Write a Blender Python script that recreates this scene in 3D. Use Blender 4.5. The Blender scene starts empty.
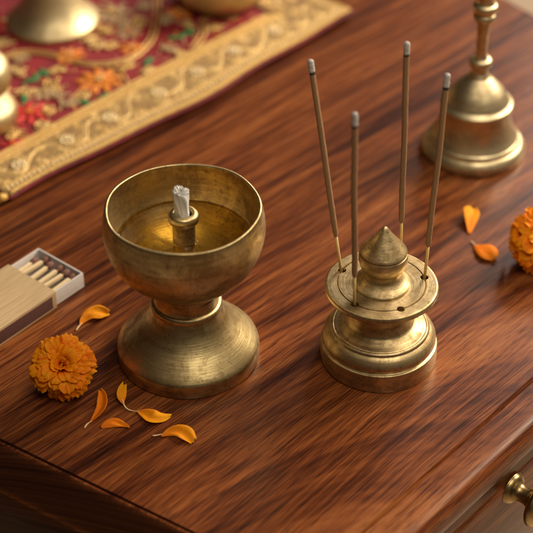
import bpy, bmesh, math, random
from mathutils import Vector, Matrix, noise as mnoise

random.seed(7)
PI = math.pi
R_ = math.radians
sc = bpy.context.scene
col = sc.collection

# ------------------------------------------------------------------ camera
PITCH, DIST, FPX = R_(38), 1.12, 1683.0          # FPX: focal length in pixels of a 533 px frame
CAM = Vector((0, -DIST * math.cos(PITCH), DIST * math.sin(PITCH)))
FWD = (-CAM).normalized()
RGT = Vector((1, 0, 0))
UPV = RGT.cross(FWD)
cd = bpy.data.cameras.new('camera')
cam = bpy.data.objects.new('camera', cd)
col.objects.link(cam)
cam.location = CAM
cam.rotation_euler = (PI / 2 - PITCH, 0, 0)
cd.sensor_width = 36
cd.lens = 36 * FPX / 533
cd.clip_start = 0.05
cd.clip_end = 60
cd.dof.use_dof = True
cd.dof.focus_distance = 1.018
cd.dof.aperture_fstop = 5.8
sc.camera = cam


def G(u, v, z=0.0):
    """point of the horizontal plane z seen at photograph pixel (u, v); used once to survey where things stand"""
    d = FWD * FPX + RGT * (u - 266.5) + UPV * (266.5 - v)
    return CAM + d * ((z - CAM.z) / d.z)


# ------------------------------------------------------------------ world, lamps, exposure
w = bpy.data.worlds.new('World')
sc.world = w
w.use_nodes = True
wn = w.node_tree.nodes
wl = w.node_tree.links
bg = wn['Background']
tc = wn.new('ShaderNodeTexCoord')
sep = wn.new('ShaderNodeSeparateXYZ')
wl.new(tc.outputs['Generated'], sep.inputs[0])
rmp = wn.new('ShaderNodeValToRGB')
rmp.color_ramp.elements[0].position = 0.0
rmp.color_ramp.elements[0].color = (0.10, 0.055, 0.03, 1)
rmp.color_ramp.elements[1].position = 1.0
rmp.color_ramp.elements[1].color = (0.75, 0.58, 0.42, 1)
mth = wn.new('ShaderNodeMath')
mth.operation = 'MULTIPLY_ADD'
mth.inputs[1].default_value = 0.5
mth.inputs[2].default_value = 0.5
wl.new(sep.outputs['X'], mth.inputs[0])
wl.new(mth.outputs[0], rmp.inputs[0])
wl.new(rmp.outputs[0], bg.inputs[0])
bg.inputs[1].default_value = 0.15


def area(name, loc, target, size, size_y, energy, color):
    d = bpy.data.lights.new(name, 'AREA')
    d.shape = 'RECTANGLE'
    d.size, d.size_y = size, size_y
    d.energy = energy
    d.color = color
    o = bpy.data.objects.new(name, d)
    col.objects.link(o)
    o.location = loc
    o.rotation_euler = (Vector(target) - Vector(loc)).to_track_quat('-Z', 'Y').to_euler()
    return o


area('window_light', (1.30, 0.75, 1.0), (0.08, 0.02, 0.0), 0.55, 0.65, 43, (1.0, 0.85, 0.65))
area('back_window_light', (1.15, 2.35, 1.45), (0.2, 0.2, 0.0), 0.6, 0.6, 34, (1.0, 0.88, 0.78))
area('overhead_fill', (0.45, -0.75, 1.6), (0.15, 0.0, 0.0), 1.0, 0.9, 15, (1.0, 0.87, 0.68))  # added soft fill overhead, brightens the brass and evens the shadows

sc.view_settings.view_transform = 'Standard'
sc.view_settings.look = 'None'
sc.view_settings.exposure = 0.0
sc.view_settings.gamma = 1.0
sc.render.engine = 'CYCLES'
sc.cycles.use_denoising = True
sc.cycles.max_bounces = 10
sc.cycles.sample_clamp_indirect = 6.0
sc.cycles.caustics_reflective = True


# ------------------------------------------------------------------ node helpers
class NT:
    def __init__(self, name):
        self.m = bpy.data.materials.new(name)
        self.m.use_nodes = True
        self.t = self.m.node_tree
        self.b = self.t.nodes['Principled BSDF']

    def n(self, typ, **kw):
        nd = self.t.nodes.new('ShaderNode' + typ)
        for k, v in kw.items():
            setattr(nd, k, v)
        return nd

    def put(self, sock, v):
        if hasattr(v, 'is_output') or isinstance(v, bpy.types.NodeSocket):
            self.t.links.new(v, sock)
        elif v is not None:
            if sock.type == 'RGBA' and len(v) == 3:
                v = (*v, 1)
            sock.default_value = v

    def math(self, op, a, b=None, c=None, clamp=False):
        nd = self.n('Math', operation=op)
        nd.use_clamp = clamp
        self.put(nd.inputs[0], a)
        if b is not None:
            self.put(nd.inputs[1], b)
        if c is not None:
            self.put(nd.inputs[2], c)
        return nd.outputs[0]

    def vec(self, x, y, z):
        nd = self.n('CombineXYZ')
        self.put(nd.inputs[0], x), self.put(nd.inputs[1], y), self.put(nd.inputs[2], z)
        return nd.outputs[0]

    def xyz(self, v):
        nd = self.n('SeparateXYZ')
        self.put(nd.inputs[0], v)
        return nd.outputs

    def obj(self):
        return self.n('TexCoord').outputs['Object']

    def noise(self, v, scale=1.0, detail=4.0, rough=0.5, dist=0.0):
        nd = self.n('TexNoise')
        self.put(nd.inputs['Vector'], v)
        nd.inputs['Scale'].default_value = scale
        nd.inputs['Detail'].default_value = detail
        nd.inputs['Roughness'].default_value = rough
        nd.inputs['Distortion'].default_value = dist
        return nd.outputs['Fac']

    def ramp(self, f, stops):
        nd = self.n('ValToRGB')
        cr = nd.color_ramp
        while len(cr.elements) < len(stops):
            cr.elements.new(0.5)
        for e, (p, c) in zip(cr.elements, stops):
            e.position = p
            e.color = (*c, 1) if isinstance(c, tuple) else (c, c, c, 1)
        self.put(nd.inputs[0], f)
        return nd.outputs[0]

    def mix(self, f, a, b, typ='MIX'):
        nd = self.n('Mix', data_type='RGBA', blend_type=typ)
        self.put(nd.inputs[0], f), self.put(nd.inputs[6], a), self.put(nd.inputs[7], b)
        return nd.outputs[2]

    def bump(self, h, strength=0.3, dist=0.001, normal=None):
        nd = self.n('Bump')
        nd.inputs['Strength'].default_value = strength
        nd.inputs['Distance'].default_value = dist
        self.put(nd.inputs['Height'], h)
        if normal is not None:
            self.put(nd.inputs['Normal'], normal)
        return nd.outputs[0]

    def s(self, **kw):
        for k, v in kw.items():
            self.put(self.b.inputs[k.replace('_', ' ')], v)
        return self.m


GRAIN = R_(49.0)


def wood_mat(name, ang=GRAIN, tint=1.0, seed=0.0):
    k = NT(name)
    mp = k.n('Mapping')
    mp.vector_type = 'POINT'
    mp.inputs['Rotation'].default_value = (0, 0, -ang)
    k.put(mp.inputs[0], k.obj())
    x, y, z = k.xyz(mp.outputs[0])
    x = k.math('ADD', x, seed)
    # slow wander of the fibres
    wv = k.vec(k.math('MULTIPLY', x, 3.0), k.math('MULTIPLY', y, 7), k.math('MULTIPLY', z, 7))
    wand = k.math('SUBTRACT', k.noise(wv, 1, 2, .5), .5)
    wv2 = k.vec(k.math('MULTIPLY', x, 14), k.math('MULTIPLY', y, 60), k.math('MULTIPLY', z, 60))
    wand2 = k.math('SUBTRACT', k.noise(wv2, 1, 2, .5), .5)
    yy = k.math('ADD', k.math('ADD', y, k.math('MULTIPLY', wand, .022)), k.math('MULTIPLY', wand2, .0022))
    zz = k.math('ADD', k.math('ADD', z, k.math('MULTIPLY', x, .035)), .050)
    ya = k.math('ADD', yy, .215)
    r = k.math('SQRT', k.math('ADD', k.math('MULTIPLY', ya, ya), k.math('MULTIPLY', zz, zz)))
    # share of end grain: faces that look along the fibres show rings, not streaks
    gm = k.n('NewGeometry')
    dt = k.n('VectorMath', operation='DOT_PRODUCT')
    k.put(dt.inputs[0], gm.outputs['Normal'])
    dt.inputs[1].default_value = (math.cos(GRAIN), math.sin(GRAIN), 0)
    en = k.math('MULTIPLY', k.math('SUBTRACT', k.math('ABSOLUTE', dt.outputs['Value']), .25), 1.8, clamp=True)
    lng = k.math('SUBTRACT', 1.0, k.math('MULTIPLY', en, .9))
    ringn = k.noise(k.vec(k.math('MULTIPLY', r, 190), k.math('MULTIPLY', x, 1.0), 3.3), 1, 5, .66)
    ringf = k.noise(k.vec(k.math('MULTIPLY', r, 760), k.math('MULTIPLY', x, 4), 1.3), 1, 3, .65)
    fib = k.noise(k.vec(k.math('MULTIPLY', x, 22), k.math('MULTIPLY', yy, 1350), k.math('MULTIPLY', z, 1350)), 1, 4, .68)
    streak = k.noise(k.vec(k.math('MULTIPLY', x, 8), k.math('MULTIPLY', yy, 340), k.math('MULTIPLY', z, 340)), 1, 5, .68)
    blotch = k.noise(k.vec(k.math('MULTIPLY', x, 4), k.math('MULTIPLY', y, 26), k.math('MULTIPLY', z, 26)), 1, 3, .55)
    f = k.math('ADD', k.math('MULTIPLY', ringn, .22), .235)
    for q_, w_ in ((streak, .24), (fib, .34), (blotch, .18)):
        f = k.math('ADD', f, k.math('MULTIPLY', k.math('MULTIPLY', k.math('SUBTRACT', q_, .5), lng), w_))
    f = k.math('ADD', f, k.math('MULTIPLY', ringf, .30))
    t = tint
    c = k.ramp(f, [(.40, (.024 * t, .0058 * t, .003 * t)), (.45, (.074 * t, .0175 * t, .0062 * t)),
                   (.50, (.158 * t, .0415 * t, .0115 * t)), (.55, (.245 * t, .074 * t, .0190 * t)),
                   (.62, (.35 * t, .124 * t, .034 * t))])
    c = k.mix(k.math('MULTIPLY', en, .72), c, (.010, .0045, .003))
    pore = k.noise(k.vec(k.math('MULTIPLY', x, 60), k.math('MULTIPLY', yy, 1500), k.math('MULTIPLY', z, 1500)), 1, 2, .5)
    pm = k.math('MULTIPLY', k.ramp(pore, [(.57, 0.0), (.64, 1.0)]), lng)
    c = k.mix(k.math('MULTIPLY', pm, .75), c, (.020, .007, .004))
    rough = k.math('ADD', k.math('MULTIPLY', streak, .16), .22)
    h = k.math('SUBTRACT', k.math('MULTIPLY', fib, .5), k.math('MULTIPLY', pm, .8))
    return k.s(Base_Color=c, Roughness=rough, IOR=1.5, Specular_IOR_Level=.34,
               Normal=k.bump(h, .12, .0003))


def brass_mat(name, base=(.74, .585, .295), dark=(.25, .16, .065), rough=.39, patina=.75, scratch=.35, aniso=.45):
    k = NT(name)
    o = k.obj()
    x, y, z = k.xyz(o)
    rad = k.math('SQRT', k.math('ADD', k.math('MULTIPLY', x, x), k.math('MULTIPLY', y, y)))
    an = k.math('ARCTAN2', y, x)
    turn = k.noise(k.vec(k.math('MULTIPLY', rad, 1500), k.math('MULTIPLY', z, 1500), k.math('MULTIPLY', an, 1.6)), 1, 3, .6)
    turn2 = k.noise(k.vec(k.math('MULTIPLY', rad, 420), k.math('MULTIPLY', z, 420), k.math('MULTIPLY', an, .9)), 1, 3, .6)
    pat = k.noise(o, 48, 7, .68, .6)
    pat2 = k.noise(o, 210, 4, .6)
    spots = k.ramp(k.noise(o, 480, 4, .65), [(.57, 0.0), (.68, 1.0)])
    f = k.math('ADD', k.math('MULTIPLY', pat, .6), k.math('ADD', k.math('MULTIPLY', pat2, .2), k.math('MULTIPLY', turn2, .2)))
    pm = k.ramp(f, [(.42, 1.0), (.56, 0.0)])
    c = k.mix(k.math('MULTIPLY', pm, patina), base, dark)
    c = k.mix(k.math('MULTIPLY', spots, .6 * patina), c, (.11, .06, .03))
    rg = k.math('ADD', k.math('MULTIPLY', pm, .14), k.math('ADD', k.math('MULTIPLY', turn2, .12), rough - .06))
    h = k.math('ADD', k.math('MULTIPLY', turn, .5), k.math('ADD', k.math('MULTIPLY', turn2, .9), k.math('MULTIPLY', pat2, .5)))
    tg = k.n('Tangent', direction_type='RADIAL', axis='Z')
    return k.s(Base_Color=c, Metallic=1.0, Roughness=rg, Anisotropic=aniso, Tangent=tg.outputs[0],
               Normal=k.bump(h, scratch, .00035))


def plain_mat(name, c, rough=.6, var=.15, scale=300, bump=.2, bdist=.0003, **kw):
    k = NT(name)
    o = k.obj()
    nz = k.noise(o, scale, 4, .6)
    c2 = tuple(v * (1 - var) for v in c)
    c3 = tuple(min(1, v * (1 + var)) for v in c)
    return k.s(Base_Color=k.ramp(nz, [(.3, c2), (.7, c3)]), Roughness=rough, Normal=k.bump(nz, bump, bdist), **kw)


def petal_mat(name, lo, mid, hi, attr=True, sheen=0):
    """orange petal: colour runs with the vertex attribute 't' from base (0) to tip (1), faint veins"""
    k = NT(name)
    a = k.n('Attribute', attribute_name='petal')
    s, t, rnd = k.xyz(a.outputs['Vector'])
    vein = k.noise(k.vec(k.math('MULTIPLY', s, 5), k.math('MULTIPLY', t, 1.0), k.math('MULTIPLY', rnd, 30)), 1, 3, .6)
    blot = k.noise(k.obj(), 260, 3, .6)
    f = k.math('ADD', k.math('MULTIPLY', t, .62), k.math('MULTIPLY', k.math('SUBTRACT', vein, .5), .85))
    f = k.math('ADD', f, k.math('MULTIPLY', k.math('SUBTRACT', blot, .5), .45))
    f = k.math('ADD', f, k.math('MULTIPLY', k.math('SUBTRACT', rnd, .5), .22))
    c = k.ramp(f, [(.0, lo), (.38, mid), (.85, hi)])
    bs = k.b
    k.s(Base_Color=c, Roughness=.62, Specular_IOR_Level=.2, Normal=k.bump(vein, .8, .0004))
    bs.inputs['Subsurface Weight'].default_value = .0
    tr = k.n('BsdfTranslucent')
    k.put(tr.inputs[0], c)
    ms = k.n('MixShader')
    ms.inputs[0].default_value = .18
    out = k.t.nodes['Material Output']
    k.t.links.new(bs.outputs[0], ms.inputs[1])
    k.t.links.new(tr.outputs[0], ms.inputs[2])
    k.t.links.new(ms.outputs[0], out.inputs[0])
    return k.m


M = {}
M['wood'] = wood_mat('rosewood')
M['brass_lamp'] = brass_mat('brass_lamp', scratch=.18, aniso=.65)
M['brass_burner'] = brass_mat('brass_burner', base=(.70, .545, .295), dark=(.25, .16, .07), rough=.43, patina=.75, scratch=.42, aniso=.3)
M['brass_bell'] = brass_mat('brass_bell', base=(.76, .64, .40), rough=.40, patina=.55, scratch=.25, aniso=.3)
M['brass_pale'] = brass_mat('brass_pale', base=(.66, .54, .32), rough=.48, patina=.4, scratch=.2, aniso=.3)
M['brass_knob'] = brass_mat('brass_knob', base=(.46, .34, .16), rough=.26, patina=.6, scratch=.25, aniso=.2)
M['dark_hole'] = plain_mat('hole_near_black', (.012, .008, .006), .9)  # near-black material given to the hole cutters


# ------------------------------------------------------------------ mesh helpers
def link(name, me, mat=None, parent=None, loc=None):
    o = bpy.data.objects.new(name, me)
    col.objects.link(o)
    if mat is not None:
        for m_ in (mat if isinstance(mat, (list, tuple)) else [mat]):
            me.materials.append(m_)
    if parent is not None:
        o.parent = parent
    if loc is not None:
        o.location = loc
    return o


def from_bm(name, bm, mat, parent=None, loc=None, smooth=True, sharp=None, normals=True):
    if normals:
        bmesh.ops.recalc_face_normals(bm, faces=bm.faces[:])
    me = bpy.data.meshes.new(name)
    bm.to_mesh(me)
    bm.free()
    if smooth:
        me.polygons.foreach_set('use_smooth', [True] * len(me.polygons))
        if sharp:
            me.set_sharp_from_angle(angle=R_(sharp))
    return link(name, me, mat, parent, loc)


def tag(o, label, cat, group=None, kind=None):
    if label:
        o['label'] = label
    if cat:
        o['category'] = cat
    if group:
        o['group'] = group
    if kind:
        o['kind'] = kind
    return o


def thing(name, label, cat, loc=(0, 0, 0), rz=0.0, group=None):
    o = bpy.data.objects.new(name, None)
    o.empty_display_size = .01
    col.objects.link(o)
    o.location = loc
    o.rotation_euler = (0, 0, rz)
    return tag(o, label, cat, group)


def crom(pts, n=6):
    """Catmull-Rom through the points"""
    if len(pts) < 3:
        return list(pts)
    P = [pts[0]] + list(pts) + [pts[-1]]
    out = []
    for i in range(1, len(P) - 2):
        for j in range(n):
            t = j / n
            a, b, c, d = P[i - 1], P[i], P[i + 1], P[i + 2]
            out.append(tuple(.5 * ((2 * b[q]) + (c[q] - a[q]) * t + (2 * a[q] - 5 * b[q] + 4 * c[q] - d[q]) * t * t
                                   + (3 * b[q] - a[q] - 3 * c[q] + d[q]) * t ** 3) for q in range(len(b))))
    out.append(tuple(pts[-1]))
    return out


def lathe_bm(segs, seg=128, wob=0.0, wobz=0.0, seed=0.0, n=6):
    """segs: list of smooth runs [(r, z) in mm ...]; runs meet at creases"""
    prof = []
    for s in segs:
        c = crom(s, n)
        if prof and abs(prof[-1][0] - c[0][0]) < 1e-6 and abs(prof[-1][1] - c[0][1]) < 1e-6:
            c = c[1:]
        prof += c
    bm = bmesh.new()
    rings = []
    for r, z in prof:
        if r < 1e-4:
            rings.append([bm.verts.new((0, 0, z * .001))])
            continue
        ring = []
        for i in range(seg):
            a = 2 * PI * i / seg
            ca, sa = math.cos(a), math.sin(a)
            dr = wob * mnoise.noise(Vector((ca * 1.6 + seed, sa * 1.6, z * .03)))
            dz = wobz * mnoise.noise(Vector((ca * 1.3 + seed + 9, sa * 1.3, 4.2))) * max(0, min(1, z / 110))
            ring.append(bm.verts.new(((r + dr) * ca * .001, (r + dr) * sa * .001, (z + dz) * .001)))
        rings.append(ring)
    for a, b in zip(rings, rings[1:]):
        if len(a) == 1 and len(b) == 1:
            continue
        for i in range(seg):
            j = (i + 1) % seg
            if len(a) == 1:
                bm.faces.new((a[0], b[i], b[j]))
            elif len(b) == 1:
                bm.faces.new((a[i], a[j], b[0]))
            else:
                bm.faces.new((a[i], a[j], b[j], b[i]))
    return bm


def tube(bm, pts, r, seg=8, cap=True, mi=0):
    """tube along points; r a number or a list"""
    n = len(pts)
    rs = r if isinstance(r, (list, tuple)) else [r] * n
    pts = [Vector(p) for p in pts]
    up = Vector((0, 0, 1))
    rings = []
    prev = None
    for i, p in enumerate(pts):
        t = (pts[min(i + 1, n - 1)] - pts[max(i - 1, 0)]).normalized()
        if prev is None:
            a = t.cross(up)
            if a.length < 1e-3:
                a = t.cross(Vector((1, 0, 0)))
        else:
            a = prev - t * prev.dot(t)
        a.normalize()
        prev = a
        b = t.cross(a)
        rings.append([bm.verts.new(p + (a * math.cos(2 * PI * k / seg) + b * math.sin(2 * PI * k / seg)) * rs[i]) for k in range(seg)])
    fs = []
    for A, B in zip(rings, rings[1:]):
        for k in range(seg):
            fs.append(bm.faces.new((A[k], A[(k + 1) % seg], B[(k + 1) % seg], B[k])))
    if cap:
        fs.append(bm.faces.new(rings[0][::-1]))
        fs.append(bm.faces.new(rings[-1]))
    for f in fs:
        f.material_index = mi
    return rings


_ICO = {}


def blob(bm, c, r, sx=1, sy=1, sz=1, rot=0, sub=1, mi=0):
    if sub not in _ICO:
        t_ = bmesh.new()
        bmesh.ops.create_icosphere(t_, subdivisions=sub, radius=1)
        t_.verts.index_update()
        _ICO[sub] = ([v.co.copy() for v in t_.verts], [[v.index for v in f.verts] for f in t_.faces])
        t_.free()
    vs, fs = _ICO[sub]
    c = Vector(c)
    ca_, sa_ = math.cos(rot), math.sin(rot)
    nv = []
    for p in vs:
        x_, y_ = p.x * r * sx, p.y * r * sy
        nv.append(bm.verts.new((c.x + x_ * ca_ - y_ * sa_, c.y + x_ * sa_ + y_ * ca_, c.z + p.z * r * sz)))
    for f in fs:
        bm.faces.new([nv[i] for i in f]).material_index = mi


def box(bm, x0, x1, y0, y1, z0, z1, bev=0.0, mi=0):
    vs = [bm.verts.new((x, y, z)) for z in (z0, z1) for y in (y0, y1) for x in (x0, x1)]
    fs = [bm.faces.new([vs[i] for i in q]) for q in ((0, 2, 3, 1), (4, 5, 7, 6), (0, 1, 5, 4), (2, 6, 7, 3), (0, 4, 6, 2), (1, 3, 7, 5))]
    for f in fs:
        f.material_index = mi
    if bev:
        es = {e for f in fs for e in f.edges}
        bmesh.ops.bevel(bm, geom=list(es), offset=bev, segments=2, affect='EDGES', profile=.6)


# ------------------------------------------------------------------ the table
def isect(p, d, q, e):
    """crossing of two plan lines"""
    den = d.x * e.y - d.y * e.x
    t = ((q.x - p.x) * e.y - (q.y - p.y) * e.x) / den
    return Vector((p.x + d.x * t, p.y + d.y * t, 0))


ra, rb = G(361.7, 533), G(533, 379)
la, lb = G(0, 439.4), G(194, 533)
dR = (rb - ra).normalized()
dL = (lb - la).normalized()                       # towards the near corner
nR = Vector((dR.y, -dR.x, 0))                     # outward of the right edge
nL = Vector((dL.y, -dL.x, 0))                     # outward of the left edge
if nR.x < 0: nR = -nR
if nL.y > 0: nL = -nL
fp = G(521, 8)
dF = Vector((math.cos(R_(-52)), math.sin(R_(-52)), 0))
back = la - dL * .85                              # far out of the frame on the left
floor_z = -.72


def edge_pts(oR, oL, z):
    pR, pL = ra + nR * oR * .001, la + nL * oL * .001
    c = isect(pR, dR, pL, dL)
    f = isect(pR, dR, fp, dF)
    b = Vector((pL.x, pL.y, 0)) - dL * .85
    return [Vector((q.x, q.y, z * .001)) for q in (b, c, f)]


prof = [(-1.3, -.9, 0), (0, 0, -2.8), (1.2, .7, -.5), (9, 1.3, -.5), (16, 2.3, -.8), (20.5, 4, -2.2), (23.3, 6.5, -5.4), (24.6, 9.5, -10),
        (25.2, 12.5, -15), (24.3, 15, -19), (21, 16.6, -21), (17, 17.8, -22), (13.5, 18.6, -23), (13, 21, -34), (12.8, 17, -37)]
# finer sampling of the moulding
pf = prof[:3] + crom(prof[2:13], 3)[1:] + prof[13:]

table = thing('wooden_table', 'dark reddish brown polished wooden table with a grooved moulded edge and a drawer', 'table', (0, 0, floor_z))
bm = bmesh.new()
rows = []
for oR, oL, z in pf:
    ps = edge_pts(oR, oL, z)
    # long runs get intermediate vertices so that shading stays even
    row = [ps[0].lerp(ps[1], i / 12) for i in range(12)] + [ps[1].lerp(ps[2], i / 12) for i in range(13)]
    rows.append([bm.verts.new(p - Vector((0, 0, floor_z))) for p in row])
for A, B in zip(rows, rows[1:]):
    for i in range(len(A) - 1):
        bm.faces.new((A[i], A[i + 1], B[i + 1], B[i]))
far_left = isect(back, Vector((math.cos(GRAIN), math.sin(GRAIN), 0)), fp, dF)
top_poly = rows[0] + [bm.verts.new((far_left.x, far_left.y, -floor_z))]
bm.faces.new(top_poly)
me_top = from_bm('tabletop', bm, M['wood'], table, sharp=50)
# cabinet body under the top
bm = bmesh.new()
ps0 = edge_pts(12.4, 16.6, -36.5)
fl = Vector((far_left.x, far_left.y, -.0365))
ring0 = [p - Vector((0, 0, floor_z)) for p in ps0 + [fl]]
ring0 = [Vector((p.x, p.y, .72 - .0365)) for p in ring0]
lo = [bm.verts.new((p.x, p.y, .0)) for p in ring0]
hi = [bm.verts.new(p) for p in ring0]
for i in range(4):
    j = (i + 1) % 4
    bm.faces.new((lo[i], lo[j], hi[j], hi[i]))
bm.faces.new(lo[::-1])
bm.faces.new(hi)
from_bm('cabinet_body', bm, M['wood'], table, smooth=False)

# drawer front on the right-hand face, its knob
drawer_o = 14.5                                   # mm outside the groove line
cR = isect(ra + nR * .0145, dR, la, dL)


def on_front(u, v, off=drawer_o):
    """the point of the drawer-front plane at photograph pixel (u, v)"""
    d = FWD * FPX + RGT * (u - 266.5) + UPV * (266.5 - v)
    p0 = ra + nR * off * .001
    return CAM + d * ((p0 - CAM).dot(nR) / d.dot(nR))


kb = on_front(510, 487)
s_k = (kb - cR).dot(dR)
drawer = bpy.data.objects.new('drawer', None)
col.objects.link(drawer)
drawer.empty_display_size = .01
drawer.parent = table
ex, ey, ez = dR, nR, Vector((0, 0, 1))
Mx = Matrix((ex, ey, ez)).transposed().to_4x4()
Mx.translation = Vector((cR.x, cR.y, -floor_z))
drawer.matrix_local = Mx
bm = bmesh.new()
box(bm, .035, s_k * 2 - .035, -.016, 0, -.165, -.0275, .0025)
box(bm, .06, s_k * 2 - .06, -.002, .0022, -.145, -.0475 - .002, .0012)
M['wood_front'] = wood_mat('rosewood_front', ang=0.0, tint=.8, seed=3.0)
fr = from_bm('drawer_front', bm, M['wood_front'], drawer, sharp=40)
kn = from_bm('knob', lathe_bm([[(0, -1), (8.6, -1), (8.8, .4), (7.8, 2), (6.4, 3)], [(6.4, 3), (4.9, 5), (4.5, 8), (5.2, 11), (8, 14)],
                               [(8, 14), (11.5, 14.6), (13.4, 16.2), (13.2, 18.6), (10.5, 21), (6, 22.6), (0, 23.1)]], 64), M['brass_knob'], drawer, sharp=50)
kn.rotation_euler = (-PI / 2, 0, 0)
kn.location = Vector((s_k, .0022, kb.z))
kn.scale = (1.15, 1.15, 1.15)

# floor of the room far below
bm = bmesh.new()
bmesh.ops.create_grid(bm, x_segments=1, y_segments=1, size=9)
fo = from_bm('floor', bm, plain_mat('floor_tiles', (.62, .47, .33), .5, .06, 3), loc=(0, 0, floor_z))
tag(fo, None, None, kind='structure')

# ------------------------------------------------------------------ oil lamp
P_lamp = G(188.6, 352)
lamp = thing('oil_lamp', 'large aged brass oil lamp, a round oil-filled bowl on a flared foot', 'oil lamp', (P_lamp.x, P_lamp.y, 0))
bm = lathe_bm([[(0, 1.2), (30, 1.2)], [(30, 1.2), (33, 0), (42, 0), (43.8, .5), (44.2, 1.6)], [(44.2, 1.6), (44.4, 5), (44.2, 8.6)],
               [(44.2, 8.6), (43.7, 10), (41.9, 12.2), (36.9, 17.2), (30.4, 23.8), (25.4, 29.9), (22.4, 35), (21.0, 38.4)]],
              144, wob=.5, seed=1.2)
from_bm('foot', bm, M['brass_lamp'], lamp, sharp=50)
bm = lathe_bm([[(19.5, 38.3), (21.2, 38.4), (21.9, 39.6), (21.9, 41.4), (21.0, 42.7), (19.9, 43.2)], [(19.9, 43.2), (19.3, 46), (19.2, 50)]], 128, wob=.3, seed=1.2)
from_bm('neck_ring', bm, M['brass_lamp'], lamp, sharp=50)
outer = [(19.2, 50), (19.4, 53), (21, 55.6), (25, 58.6), (32.5, 64.6), (40.3, 73.2), (45.6, 84), (47.8, 94), (47.9, 101), (47.0, 108.0), (46.4, 111.0)]
inner = [(44.2, 111.3), (44.4, 106), (43.8, 99), (41.9, 91), (38.2, 83), (32, 74.8), (22, 68), (10, 64.6), (0, 64)]
bm = lathe_bm([outer, [(46.4, 111.0), (46.0, 111.9), (45.2, 112.2), (44.5, 111.9), (44.2, 111.3)], inner], 144, wob=.55, wobz=1.3, seed=3.7)
M['brass_bowl'] = brass_mat('brass_bowl', base=(.72, .565, .29), rough=.38, patina=.75, scratch=.36, aniso=.45)
bowl = from_bm('bowl', bm, M['brass_bowl'], lamp, sharp=60)
bm = lathe_bm([[(0, 66), (7.6, 66), (7.1, 70), (6.8, 84), (6.7, 98), (6.9, 101)], [(6.9, 101), (8.4, 101.8), (9.1, 103.4), (9.2, 105.4), (8.3, 107.3), (6.6, 108.2), (5.5, 108), (5.0, 107.0)],
               [(5.0, 107.0), (4.8, 104), (4.8, 100), (0, 100)]], 72, wob=.25, seed=5)
from_bm('wick_holder', bm, M['brass_bowl'], lamp, sharp=60)

# oil: a clear amber liquid surface, gloss by Fresnel over a tinted see-through body
k = NT('lamp_oil')
fr_ = k.n('Fresnel')
fr_.inputs['IOR'].default_value = 1.47
nb = k.bump(k.noise(k.obj(), 30, 2, .5), .05, .002)
k.put(fr_.inputs['Normal'], nb)
tr = k.n('BsdfTransparent')
k.put(tr.inputs[0], (.96, .80, .38))
gl = k.n('BsdfGlossy')
gl.inputs['Roughness'].default_value = .02
k.put(gl.inputs['Normal'], nb)
ms = k.n('MixShader')
k.put(ms.inputs[0], fr_.outputs[0])
k.t.links.new(tr.outputs[0], ms.inputs[1])
k.t.links.new(gl.outputs[0], ms.inputs[2])
k.t.links.new(ms.outputs[0], k.t.nodes['Material Output'].inputs[0])
M['oil'] = k.m
OILZ = 87.0
bm = lathe_bm([[(7.1, OILZ + 1.1), (7.6, OILZ + .35), (9.2, OILZ)], [(9.2, OILZ), (37, OILZ)], [(37, OILZ), (38.6, OILZ + .15), (40.2, OILZ + .9)]], 128)
oil = from_bm('lamp_oil', bm, M['oil'], loc=(P_lamp.x, P_lamp.y, 0))
tag(oil, 'clear amber oil lying in the bowl of the brass lamp', 'oil')

# wick: a twisted, folded strip of white cotton, frayed at the top
k = NT('cotton')
a = k.obj()
x, y, z = k.xyz(a)
nz = k.noise(k.vec(k.math('MULTIPLY', x, 1600), k.math('MULTIPLY', y, 1600), k.math('MULTIPLY', z, 160)), 1, 4, .65)
M['cotton'] = k.s(Base_Color=k.ramp(nz, [(.3, (.88, .85, .79)), (.65, (.98, .97, .94))]), Roughness=.95, Normal=k.bump(nz, 1.0, .0011))
bm = bmesh.new()
rings = []
NZ, NS = 34, 64
for i in range(NZ + 1):
    t = i / NZ
    zz = 97 + 26.3 * t
    ring = []
    for j in range(NS):
        a = 2 * PI * j / NS
        tw = a + t * 1.5
        fold = .55 * abs(math.sin(2 * tw + .6 + .8 * math.sin(tw))) ** .7 + .22 * math.sin(5 * tw + 1 + t * 2) + .12 * math.sin(13 * tw + 3 * math.sin(2 * tw))
        r = 4.3 * (.78 + .24 * fold + .16 * mnoise.noise(Vector((math.cos(tw) * 2.2, math.sin(tw) * 2.2, t * 3.0)))) * (1 + .28 * t * t)
        zz2 = zz
        if t > .9:
            zz2 += .8 * math.sin(3 * a + 1.7) * (t - .9) * 10 + .45 * math.sin(9 * a)*(t - .9) * 10
        ring.append(bm.verts.new((r * math.cos(a) * .001 - .0012 * t, r * math.sin(a) * .001 * .9, zz2 * .001)))
    rings.append(ring)
for f_, dz in ((.8, -.4), (.55, -2.2), (.25, -1.2)):
    last = rings[NZ]
    cx = sum(v.co.x for v in last) / NS
    cy = sum(v.co.y for v in last) / NS
    rings.append([bm.verts.new((cx + (v.co.x - cx) * f_, cy + (v.co.y - cy) * f_, v.co.z + dz * .001 + .0008 * math.sin(7 * q_ / NS * 2 * PI))) for q_, v in enumerate(last)])
for A, B in zip(rings, rings[1:]):
    for j in range(NS):
        bm.faces.new((A[j], A[(j + 1) % NS], B[(j + 1) % NS], B[j]))
bm.faces.new(rings[-1])
bm.faces.new(rings[0][::-1])
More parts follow.
